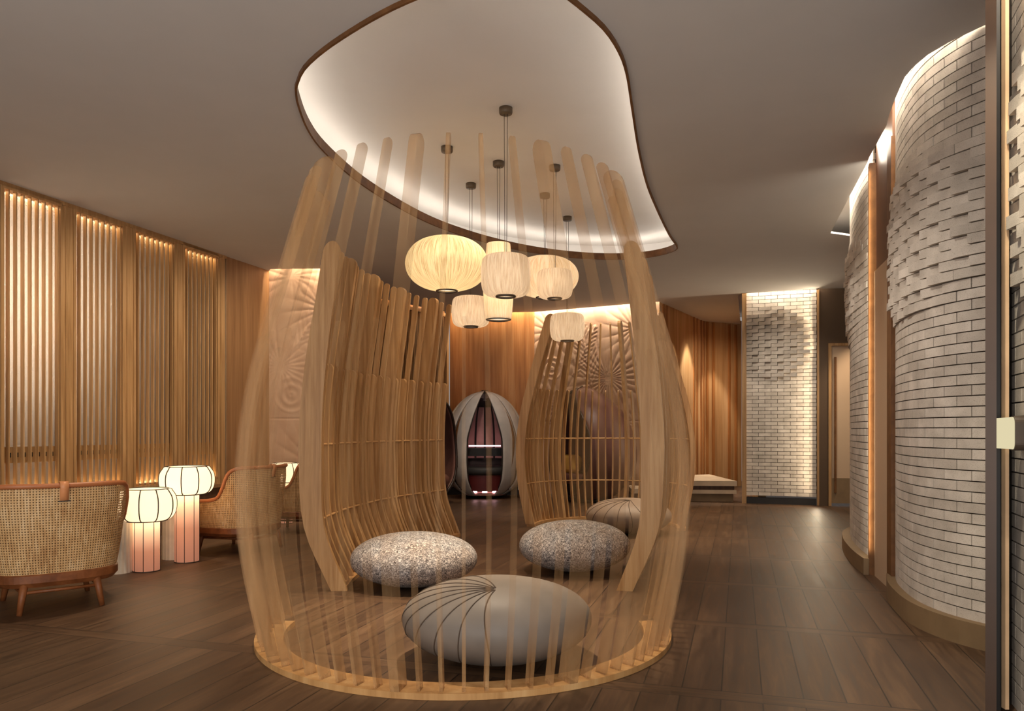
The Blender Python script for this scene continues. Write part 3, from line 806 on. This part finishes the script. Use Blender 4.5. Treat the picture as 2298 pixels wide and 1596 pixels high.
column_lamp('dim ribbed lamp far back before the carved wall, between the two far armchairs', (-2.80,9.35,0), .50, .24, .09, .19, COLUMN, energy=2.5)

# ------------------------------------------------------------------ fluted side tables
def side_table(label, loc, r, h, tr, rz=0):
    t = thing('side_table', label, 'side table', loc, rz, 'fluted column side tables')
    m = M(); lathe(m, [(r, 0), (r, h-.02)], 192, fn=lambda a, z: 1 + .05*abs(math.sin(a*9)), cap=False); m.build('fluted_base', WHITE, t)
    m = M(); lathe(m, [(.001, h-.02), (tr-.006, h-.02), (tr, h-.014), (tr, h-.004), (tr-.006, h), (.001, h)], 64, cap=False); m.build('table_top', WHITE, t)
side_table('pale fluted side table mostly hidden behind the front cane chair', (-3.18,6.12,0), .10, .50, .20)
side_table('pale fluted side table standing between the short and the tall column lamps', (-3.02,6.78,0), .10, .45, .17)
side_table('slim white fluted side table between the two far armchairs', (-3.03,8.98,0), .085, .52, .16)

# ------------------------------------------------------------------ cane tub chairs
def make_chair(label, loc, rz):
    t = thing('cane_armchair', label, 'armchair', loc, rz, 'cane tub armchairs')
    A = 2.15
    def plan(s, sc_=1.0):
        a = s*A; sx = math.sin(a); cy_ = math.cos(a)
        x = .415*(abs(sx)**.72)*(1 if sx > 0 else -1) if abs(a) < PI/2 else (.415 - .02*(abs(a)-PI/2))*(1 if s > 0 else -1)
        y = -.34*(abs(cy_)**.72) if abs(a) < PI/2 else (abs(a)-PI/2)*.66
        return x*sc_, y*sc_
    hs = [(0,.80),(.35,.80),(.5,.785),(.58,.74),(.645,.62),(.70,.535),(.76,.505),(.88,.49),(.95,.45),(1,.30)]
    hh = lambda s: smooth_tab(hs, abs(s))
    NSG, NV = 72, 16; m = M(); vs = []; uv = []; rim = []; low = []
    Ls = 0; prev = None
    for i in range(NSG+1):
        s = -1+2*i/NSG; x, y = plan(s)
        if prev: Ls += math.hypot(x-prev[0], y-prev[1])
        prev = (x, y); zt = hh(s)
        for j in range(NV+1):
            f = j/NV; z = .235+(zt-.235)*f; sc_ = .86+.15*min(1, (z-.235)/.45)**.75
            vs.append((x*sc_, y*sc_, z)); uv.append((Ls, z))
        sc_ = .86+.15*min(1, (zt-.235)/.45)**.75; rim.append((x*sc_, y*sc_, zt)); low.append((x*.86, y*.86, .235))
    m.add(vs, [(i*(NV+1)+j, (i+1)*(NV+1)+j, (i+1)*(NV+1)+j+1, i*(NV+1)+j+1) for i in range(NSG) for j in range(NV)], True)
    m.build('cane_shell', CANE, t, uv=uv)
    # upholstered lining inside the shell
    m = M(); vs = []
    for i in range(NSG+1):
        s = -1+2*i/NSG; x, y = plan(s); zt = hh(s)-.012
        for j in range(9):
            f = j/8; z = .25+(zt-.25)*f; sc_ = (.86+.15*min(1, (z-.235)/.45)**.75)*(.90-.05*math.sin(PI*f)); vs.append((x*sc_, y*sc_, z))
    m.add(vs, [(i*9+j, i*9+j+1, (i+1)*9+j+1, (i+1)*9+j) for i in range(NSG) for j in range(8)], True)
    m.build('lining', LINING, t)
    m = M(); tube(m, rim, .017, 8); m.build('rim', LEATHER, t)
    m = M(); pts = []
    foot = [plan(-1+2*i/40, .89) for i in range(41)]
    y1 = foot[0][1]; foot = foot + [(foot[-1][0]*(1-2*k/10), y1+.03*math.sin(PI*k/10)) for k in range(1, 10)]
    n = len(foot); sl = []
    for sc_, z in ((.93,.165),(1.0,.195),(1.0,.24),(.97,.25)): sl += [(x*sc_, y*sc_, z) for x, y in foot]
    m.add(sl, [(r*n+i, r*n+(i+1) % n, (r+1)*n+(i+1) % n, (r+1)*n+i) for r in range(3) for i in range(n)] + [tuple(reversed(range(n))), tuple(range(3*n, 4*n))], False)
    m.build('seat_frame', W_CHAIR, t)
    m = M(); sl = []
    for sc_, z in ((.86,.25),(.92,.29),(.92,.36),(.86,.39),(.5,.40)): sl += [(x*sc_*.96, y*sc_*.96, z) for x, y in foot]
    m.add(sl, [(r*n+i, r*n+(i+1) % n, (r+1)*n+(i+1) % n, (r+1)*n+i) for r in range(4) for i in range(n)] + [tuple(range(4*n, 5*n))], True)
    m.build('seat_cushion', CREAM, t)
    legs = [(-.20,-.25),(.20,-.25),(-.22,.27),(.22,.27)]
    for lx, ly in legs:
        m = M(); ex, ey = lx*1.15, ly*1.1
        tube(m, [(lx,ly,.19),(lx+(ex-lx)*.5,ly+(ey-ly)*.5,.10),(ex,ey,0)], lambda f: .026-.010*f, 10); m.build('leg', W_CHAIR, t)
    for a, b in ((0,1),(0,2),(1,3)):
        m = M(); tube(m, [(legs[a][0]*1.05, legs[a][1]*1.04, .135), (legs[b][0]*1.05, legs[b][1]*1.04, .135)], .011, 8); m.build('stretcher', W_CHAIR, t)
    m = M(); yb = -.343
    pr_ = [(.035,.80),(.02,.822),(-.006,.825),(-.024,.812),(-.026,.785),(-.016,.76),(-.010,.70)]
    vs = []
    for o_, z in pr_: vs += [(-.024, yb+o_, z), (.024, yb+o_, z)]
    m.add(vs, [(2*k, 2*k+1, 2*k+3, 2*k+2) for k in range(6)], True)
    o = m.build('leather_strap', LEATHER2, t); md = o.modifiers.new('thick', 'SOLIDIFY'); md.thickness = .004; md.offset = 0
    m = M(); box(m, -.036, .036, yb-.016, yb-.006, .700, .706); m.build('strap_bar', BLACK, o)
    return t
ch = make_chair('cane-back armchair at the left edge, seen from behind with tan leather strap', (-3.04,5.03,0), math.radians(40))
dup(ch, (-2.60,7.30,0), math.radians(72), 'cane armchair behind the see-through fins, right of the tall column lamp')
dup(ch, (-2.42,8.70,0), math.radians(80), 'cane armchair farthest back, before the carved wall, cut off by the wooden panel')

# ------------------------------------------------------------------ seating shells at the back
EP = [(0,.30),(.02,.42),(.065,.65),(.14,.85),(.21,.94),(.36,1.0),(.5,1.0),(.6,.985),(.72,.90),(.80,.80),(.87,.67),(.94,.47),(.98,.28),(1,.10)]
EP2 = [(0,.32),(.03,.46),(.065,.58),(.14,.76),(.21,.88),(.32,.975),(.43,1.0),(.54,.965),(.69,.85),(.82,.66),(.91,.43),(.97,.22),(1,.04)]
# (a) grey petalled egg, opening to the camera
t = thing('egg_pod', 'grey petal-like egg pod with a lit pink interior, against the back wall', 'pod seat', (-.466,12.96,0), math.radians(2))
R_, HH = .67, 1.80
def gap(z):   # half opening angle (deg) toward -y
    return lerp_tab([(0,28),(.12,27),(.55,26),(.75,20),(.92,14),(1,10)], z)
petals = [(-1,0,26),(-1,26,52),(-1,52,84),(-1,84,120),(1,0,26),(1,26,52),(1,52,84),(1,84,120),(1,120,155),(-1,120,155),(0,0,0)]
for sd, a0, a1 in petals[:-1]:
    m = M(); vs = []; nz, na = 36, 8
    for j in range(nz+1):
        z = .02+.98*j/nz; r = R_*smooth_tab(EP, z); g = gap(z); span = 180-g
        for i in range(na+1):
            f = i/na; aa = a0/155*(span) + (0 if a0 == 0 else 1.3*(1+2.6*max(0, 1-((z-.16)/.2)**2)))
            bb = a1/155*(span) - 1.3
            if a1 == 155: bb = span
            a = g + aa + (bb-aa)*f; bulge = 1+.022*math.sin(PI*f)
            th = math.radians(a)*sd; vs.append((r*bulge*math.sin(th), -r*bulge*math.cos(th), z*HH))
    m.add(vs, [(j*(na+1)+i, j*(na+1)+i+1, (j+1)*(na+1)+i+1, (j+1)*(na+1)+i) for j in range(nz) for i in range(na)], True)
    o = m.build('petal', FELT, t); md = o.modifiers.new('thick', 'SOLIDIFY'); md.thickness = .022; md.offset = 0
m = M(); vs = []; nz, na = 30, 48
for j in range(nz+1):
    z = .015+.98*j/nz; r = R_*.955*smooth_tab(EP, z); g = gap(z)-1
    for i in range(na+1):
        th = math.radians(g+(360-2*g)*i/na); vs.append((r*math.sin(th), -r*math.cos(th), z*HH))
m.add(vs, [(j*(na+1)+i, j*(na+1)+i+1, (j+1)*(na+1)+i+1, (j+1)*(na+1)+i) for j in range(nz) for i in range(na)], True)
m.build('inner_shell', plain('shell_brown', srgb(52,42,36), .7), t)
# slim brown slots in the two front petals
for sd in (-1, 1):
    m = M(); vs = []
    for k in range(17):
        z = .30+.52*k/16; r = R_*smooth_tab(EP, z)*1.040; w = 2.2*math.sin(PI*k/16)
        for e in (-1, 1):
            th = math.radians((40 + 3*math.sin(PI*k/16)) + e*w)*sd; vs.append((r*math.sin(th), -r*math.cos(th), z*HH))
    m.add(vs, [(2*k, 2*k+1, 2*k+3, 2*k+2) for k in range(16)], True); o = m.build('slot_trim', W_BROWN, t); md = o.modifiers.new('thick', 'SOLIDIFY'); md.thickness = .006
# lining strips, seat, bar, lights
m = M()
for k in range(6):
    th = math.radians(180-42+14*k*1.2); vs = []
    for j in range(13):
        z = .36+.5*j/12; r = R_*.86*smooth_tab(EP, z)
        for e in (-6.6, 6.6):
            a = th+math.radians(e); vs.append((r*math.sin(a), -r*math.cos(a), z*HH))
    m.add(vs, [(2*j, 2*j+1, 2*j+3, 2*j+2) for j in range(12)], True)
m.build('back_lining', plain('pinkish_lining', srgb(176,134,126), .8), t)
m = M(); lathe(m, [(.001,.40),(.50,.40),(.53,.43),(.53,.50),(.50,.53),(.001,.53)], 40, cap=False); m.build('seat', plain('black_seat', srgb(44,40,38), .6), t)
m = M(); box(m, -.30, .30, .10, .22, .70, .84); m.build('back_bar', plain('black_bolster', srgb(40,36,34), .6), t)
m = M(); box(m, -.28, .28, .30, .33, .86, .88); m.build('light_strip', LEDPINK, t)
m = M(); lathe(m, [(.48,.14),(.50,.40)], 40, cap=False); m.build('red_base', RED, t)
m = M(); lathe(m, [(.001,.05),(.36,.05),(.36,.10),(.001,.10)], 40, cap=False); m.build('floor_disc', plain('pink_disc', srgb(214,160,150), .6), t)
m = M()
for x in (-.17, 0, .17): lathe(m, [(.001,.10),(.045,.10),(.03,.21),(.001,.21)], 16, c=(x,-.30,0), cap=False)
m.build('foot_lights', LEDPINK, t)
m = M(); tube(m, [(.02*math.sin(a)*2, -.04+.04*math.cos(a), HH*1.0) for a in (-1.4,-.7,0,.7,1.4)], .03, 8); m.build('crown', RIM, t)

# (b) plum eggs with open side
def plum(label, loc, rz):
    t = thing('egg_pod', label, 'pod seat', loc, rz)
    RR, H2 = .77, 1.85
    def op(z): return 62*math.sin(PI*min(1, max(0, (z+.02)/1.0)))**.45
    m = M(); vs = []; nz, na = 44, 60; edge = [[], []]
    for j in range(nz+1):
        z = .01+.99*j/nz; r = RR*smooth_tab(EP2, z); g = op(z)
        for i in range(na+1):
            th = math.radians(g+(360-2*g)*i/na)
            lean = .10*(z**3)
            cr2 = 1 - .03*math.exp(-((math.degrees(th)-100)/14)**2)*max(0, z-.5)*2
            p = (r*cr2*math.sin(th), -r*cr2*math.cos(th)-lean, z*H2); vs.append(p)
            if i == 0: edge[0].append(p)
            if i == na: edge[1].append(p)
    m.add(vs, [(j*(na+1)+i, j*(na+1)+i+1, (j+1)*(na+1)+i+1, (j+1)*(na+1)+i) for j in range(nz) for i in range(na)], True)
    o = m.build('shell', PLUM, t); md = o.modifiers.new('thick', 'SOLIDIFY'); md.thickness = .04; md.offset = -1
    m = M(); tube(m, edge[0]+list(reversed(edge[1])), .022, 8, closed=True); m.build('rim', RIM, t)
    m = M(); lathe(m, [(.001,.30),(.52,.30),(.56,.34),(.56,.42),(.52,.46),(.001,.46)], 40, cap=False); m.build('seat', PLUMIN, t)
    m = M(); lathe(m, [(.001,.10),(.34,.10),(.40,.30)], 40, cap=False); m.build('seat_base', RIM, t)
    m = M(); lathe(m, [(.001,0),(.36,0),(.36,.05),(.001,.05)], 40, cap=False); m.build('foot', BLACK, t)
    return t
plum('large plum-coloured egg pod with smooth shell, behind the small round lattice pod', (1.26,12.30,0), math.radians(-66))
plum('plum egg pod mostly hidden behind the dense wooden panel, left of the grey one', (-1.52,11.6,0), math.radians(64))
m = M()
for k, (w, h) in enumerate(((.30,.30),)):
    pts = [(-.15,-.12),(.15,-.12),(.15,.12),(-.15,.12)]
vs = []
for j in range(13):
    a = -PI/2+PI*j/12; rr_ = max(.02, math.cos(a))**.4
    vs += [(.20*rr_*(abs(math.cos(b))**.5)*(1 if math.cos(b) > 0 else -1), .075*math.sin(a), .15+.15*rr_*(abs(math.sin(b))**.5)*(1 if math.sin(b) > 0 else -1)) for b in [2*PI*q/28+.01 for q in range(28)]]
m.add(vs, [(j*28+i, j*28+(i+1) % 28, (j+1)*28+(i+1) % 28, (j+1)*28+i) for j in range(12) for i in range(28)] + [tuple(reversed(range(28))), tuple(range(12*28, 13*28))], True)
o = m.build('cushion', YELLOW); o.location = (.93,12.12,.46); o.rotation_euler = (-.2, 0, math.radians(-50))
tag(o, 'ochre scatter cushion inside the large plum egg pod', 'cushion')

# low ledges and bench
def block(name, label, pts, z0, z1, mat, cat):
    m = M(); n = len(pts); m.add([(x,y,z0) for x, y in pts] + [(x,y,z1) for x, y in pts],
        [tuple(reversed(range(n))), tuple(range(n, 2*n))] + [(i, (i+1) % n, (i+1) % n+n, i+n) for i in range(n)])
    o = m.build(name, mat); return tag(o, label, cat)
def bench(label, pts, h, slabs):
    cx_ = sum(p[0] for p in pts)/len(pts); cy_ = sum(p[1] for p in pts)/len(pts)
    t = thing('low_bench', label, 'bench', (cx_, cy_, 0)); n = len(pts)
    for nm, z0, z1, sc_, mat in slabs:
        q = [((x-cx_)*sc_, (y-cy_)*sc_) for x, y in pts]; m = M()
        m.add([(x,y,z0) for x, y in q] + [(x,y,z1) for x, y in q], [tuple(reversed(range(n))), tuple(range(n, 2*n))] + [(i, (i+1) % n, (i+1) % n+n, i+n) for i in range(n)])
        m.build(nm, mat, t)
bench('stepped pale stone bench in the alcove left of the far brick column', [(2.62,12.15),(3.58,12.05),(3.62,13.9),(3.1,13.6),(2.62,12.8)], .34,
      [('seat_slab',.255,.335,1,BENCHM),('middle_recess',.19,.255,.94,W_DARK),('step_slab',.13,.19,.99,BENCHM),('plinth',0,.13,.92,LEDGE)])
bench('low pale ledge right of the large plum egg pod, below the carved wall', [(1.90,12.05),(2.50,11.95),(2.42,12.60),(1.96,12.86)], .22, [('slab',.14,.21,1,BENCHM),('plinth',0,.14,.95,W_DARK)])
bench('low pale ledge left of the large plum egg pod, below the carved wall', [(.10,12.75),(.42,12.65),(.50,13.55),(.12,13.7)], .22, [('slab',.14,.21,1,BENCHM),('plinth',0,.14,.95,W_DARK)])

# ------------------------------------------------------------------ lights
def area(name, loc, rot, sx, sy, e, col=(1, .72, .42)):
    l = bpy.data.lights.new(name, 'AREA'); l.shape = 'RECTANGLE'; l.size = sx; l.size_y = sy; l.energy = e; l.color = col
    o = bpy.data.objects.new(name, l); COL.objects.link(o); o.location = loc; o.rotation_euler = rot; return o
def strip(p, q, z, e, off=.05, col=(1, .80, .56), w=.03):
    P, Q = Vector(p), Vector(q); d = Q-P; n = Vector((d.y, -d.x)).normalized(); c = (P+Q)/2 + n*off
    return area('wall_wash', (c.x, c.y, z), (0, 0, math.atan2(d.y, d.x)), d.length*.96, w, e, col)
def spot(loc, e, ang_=50, blend=.8, col=(1, .72, .44), to=None, r=.04):
    l = bpy.data.lights.new('downlight_or_fill', 'SPOT'); l.energy = e*1.5; l.spot_size = math.radians(ang_); l.spot_blend = blend; l.color = col; l.shadow_soft_size = r  # used for ceiling downlights and for added fill spots
    o = bpy.data.objects.new('downlight_or_fill', l); COL.objects.link(o); o.location = loc
    if to: o.rotation_euler = (Vector(to)-Vector(loc)).to_track_quat('-Z', 'Y').to_euler()
    return o
strip((-3.2,10.08), (-2.32,10.05), TOP-.03, 22, .03)
strip((-1.08,13.86), (.38,13.77), TOP-.03, 34, .04)
strip((.42,13.76), (2.42,12.67), TOP-.03, 70, .04, (1,.84,.66))
strip((-2.68,11.6), (-1.15,13.85), TOP-.03, 16, -.02, (1,.6,.25))
strip((3.68,11.83), (4.62,11.49), TOP-.03, 22, .06, (1,.86,.68))
for a, b in zip(wall1, wall1[1:]): strip(b, a, TOP-.03, 6*(Vector(b)-Vector(a)).length/.3, .05, (1,.86,.68))
for a, b in list(zip(wall2, wall2[1:]))[:5]: strip(b, a, TOP-.03, 12*(Vector(b)-Vector(a)).length/.4, .06, (1,.86,.68))
for a, b in list(zip(wall0, wall0[1:]))[3:]: strip(b, a, TOP-.03, 10, .05, (1,.86,.68))
# gold strips inside the screens, top and bottom
cL = LA + LU*1.46 + LN*(-.054)
for z, rx, en in ((H-.06, 0, 5), (.58, PI, 8)):
    area('screen_strip', (cL.x, cL.y, z), (rx, 0, math.atan2(LU.y, LU.x)), 2.9, .014, en, (1,.70,.36))
# added light behind the hammered glass, standing in for its bright reflection
cB = LA + LU*.25 + LN*(-.68)
area('added_backlight', (cB.x, cB.y, 2.35), (math.radians(90), 0, math.atan2(LU.y, LU.x)+PI), .9, .7, 260, (1,.93,.84))

WARM = (1, .80, .58)
for loc, e, an in (((-.20,4.6,3.5),480,50), ((-.6,5.7,3.5),110,50), ((.4,6.3,3.5),120,50), ((1.2,8.5,3.5),150,50)): spot(loc, e, an, col=WARM)
for loc, e, an in (((-2.4,5.4,3.2),90,70), ((-3.2,7.4,3.2),60,70), ((-2.0,8.6,3.2),50,70), ((2.1,8.0,3.2),110,60), ((2.9,10.6,3.2),60,60), ((1.2,10.4,3.2),60,60),
                   ((-.5,11.3,3.2),80,60), ((-1.8,3.2,3.2),40,80)): spot(loc, e, an, col=WARM)
for x, y in ((2.95,13.2),(3.35,13.95),(4.1,14.7)): spot((x+.12,y-.12,3.2), 90, 60, .4, (1,.86,.68))
spot((3.3,12.4,3.2), 110, 60, .9, (1,.84,.64), to=(4.25,15.1,1.4))  # added fill spot brightening the alcove
for u in (-.3, .9, 2.1, 3.2):
    a = LA + LU*u + LN*1.5; b = LA + LU*(u+.2); spot((a.x, a.y, 3.24), 44, 100, 1, (1,.84,.64), to=(b.x, b.y, 1.5))  # added wash on the left wall, no fixtures there
for a, b in (((.9,3.9,3.22),(2.42,4.45,1.2)), ((1.3,5.6,3.22),(2.5,4.9,1.4)), ((1.9,7.0,3.22),(3.0,6.6,1.4))): spot(a, 42, 62, 1, (1,.90,.78), to=b)  # added spots brightening the right brick walls
spot((.2,6.1,3.4), 70, 70, 1, (1,.80,.56), to=(-1.1,6.7,1.2)); spot((-.4,8.0,3.4), 40, 80, 1, (1,.80,.56), to=(-.9,7.7,1.2))  # added fill for the dense left lattice
spot((3.6,9.8,3.22), 70, 60, 1, (1,.90,.76), to=(4.15,11.65,1.6))  # added wash on the far brick column
spot((1.1,9.0,3.4), 60, 70, 1, (1,.84,.62), to=(1.1,9.6,.6))  # added fill inside the small back pod
spot((1.45,2.5,3.2), 120, 60, 1, (1,.88,.66), to=(2.0,2.95,1.4))  # added out-of-view spot brightening the near bricks
spot((5.2,10.6,3.0), 70, 60, .8, (1,.78,.55), to=(5.2,11.4,1.4))
# upright strips beside the brick waves
area('edge_strip', (4.60,11.42,1.7), (math.radians(90), 0, math.radians(100)), .03, 3.0, 22, (1,.80,.55))
area('edge_strip', (2.80,5.98,1.7), (math.radians(90), 0, math.radians(-25)), .03, 3.0, 7, (1,.88,.70))
spot((-.3,10.6,3.2), 62, 44, .8, (1,.88,.76), to=(-.45,12.9,.8)); spot((1.5,10.4,3.2), 60, 44, .8, (1,.86,.74), to=(1.3,12.3,.9))  # added front spots to lift the egg pods
# added unseen fill areas behind the camera, lifting the room and ceiling
area('room_fill', (-1.5,.2,2.6), (math.radians(60), 0, 0), 5, 1.6, 36, (1,.92,.84))
area('ceiling_fill', (-.5,-1.2,.9), (math.radians(106), 0, 0), 6, 1.6, 165, (1,.95,.90))

w = bpy.data.worlds.new('World'); sc.world = w; w.use_nodes = True
bg = w.node_tree.nodes['Background']; bg.inputs[0].default_value = (.62,.55,.50,1); bg.inputs[1].default_value = .5

# ------------------------------------------------------------------ camera
cam = bpy.data.cameras.new('Camera'); co = bpy.data.objects.new('Camera', cam); COL.objects.link(co)
co.location = (0, 0, 1.15); co.rotation_euler = (math.radians(90), 0, 0)
cam.sensor_width = 36; cam.lens = 36*1700/2298; cam.shift_y = 167/2298; cam.clip_start = .05
sc.camera = co
sc.view_settings.view_transform = 'Standard'; sc.view_settings.look = 'None'
sc.view_settings.exposure = 0.0; sc.view_settings.gamma = 1; sc.view_settings.use_curve_mapping = False
sc.cycles.use_denoising = True; sc.cycles.adaptive_threshold = .02
sc.cycles.transparent_max_bounces = 32; sc.cycles.max_bounces = 8
sc.cycles.sample_clamp_indirect = 4
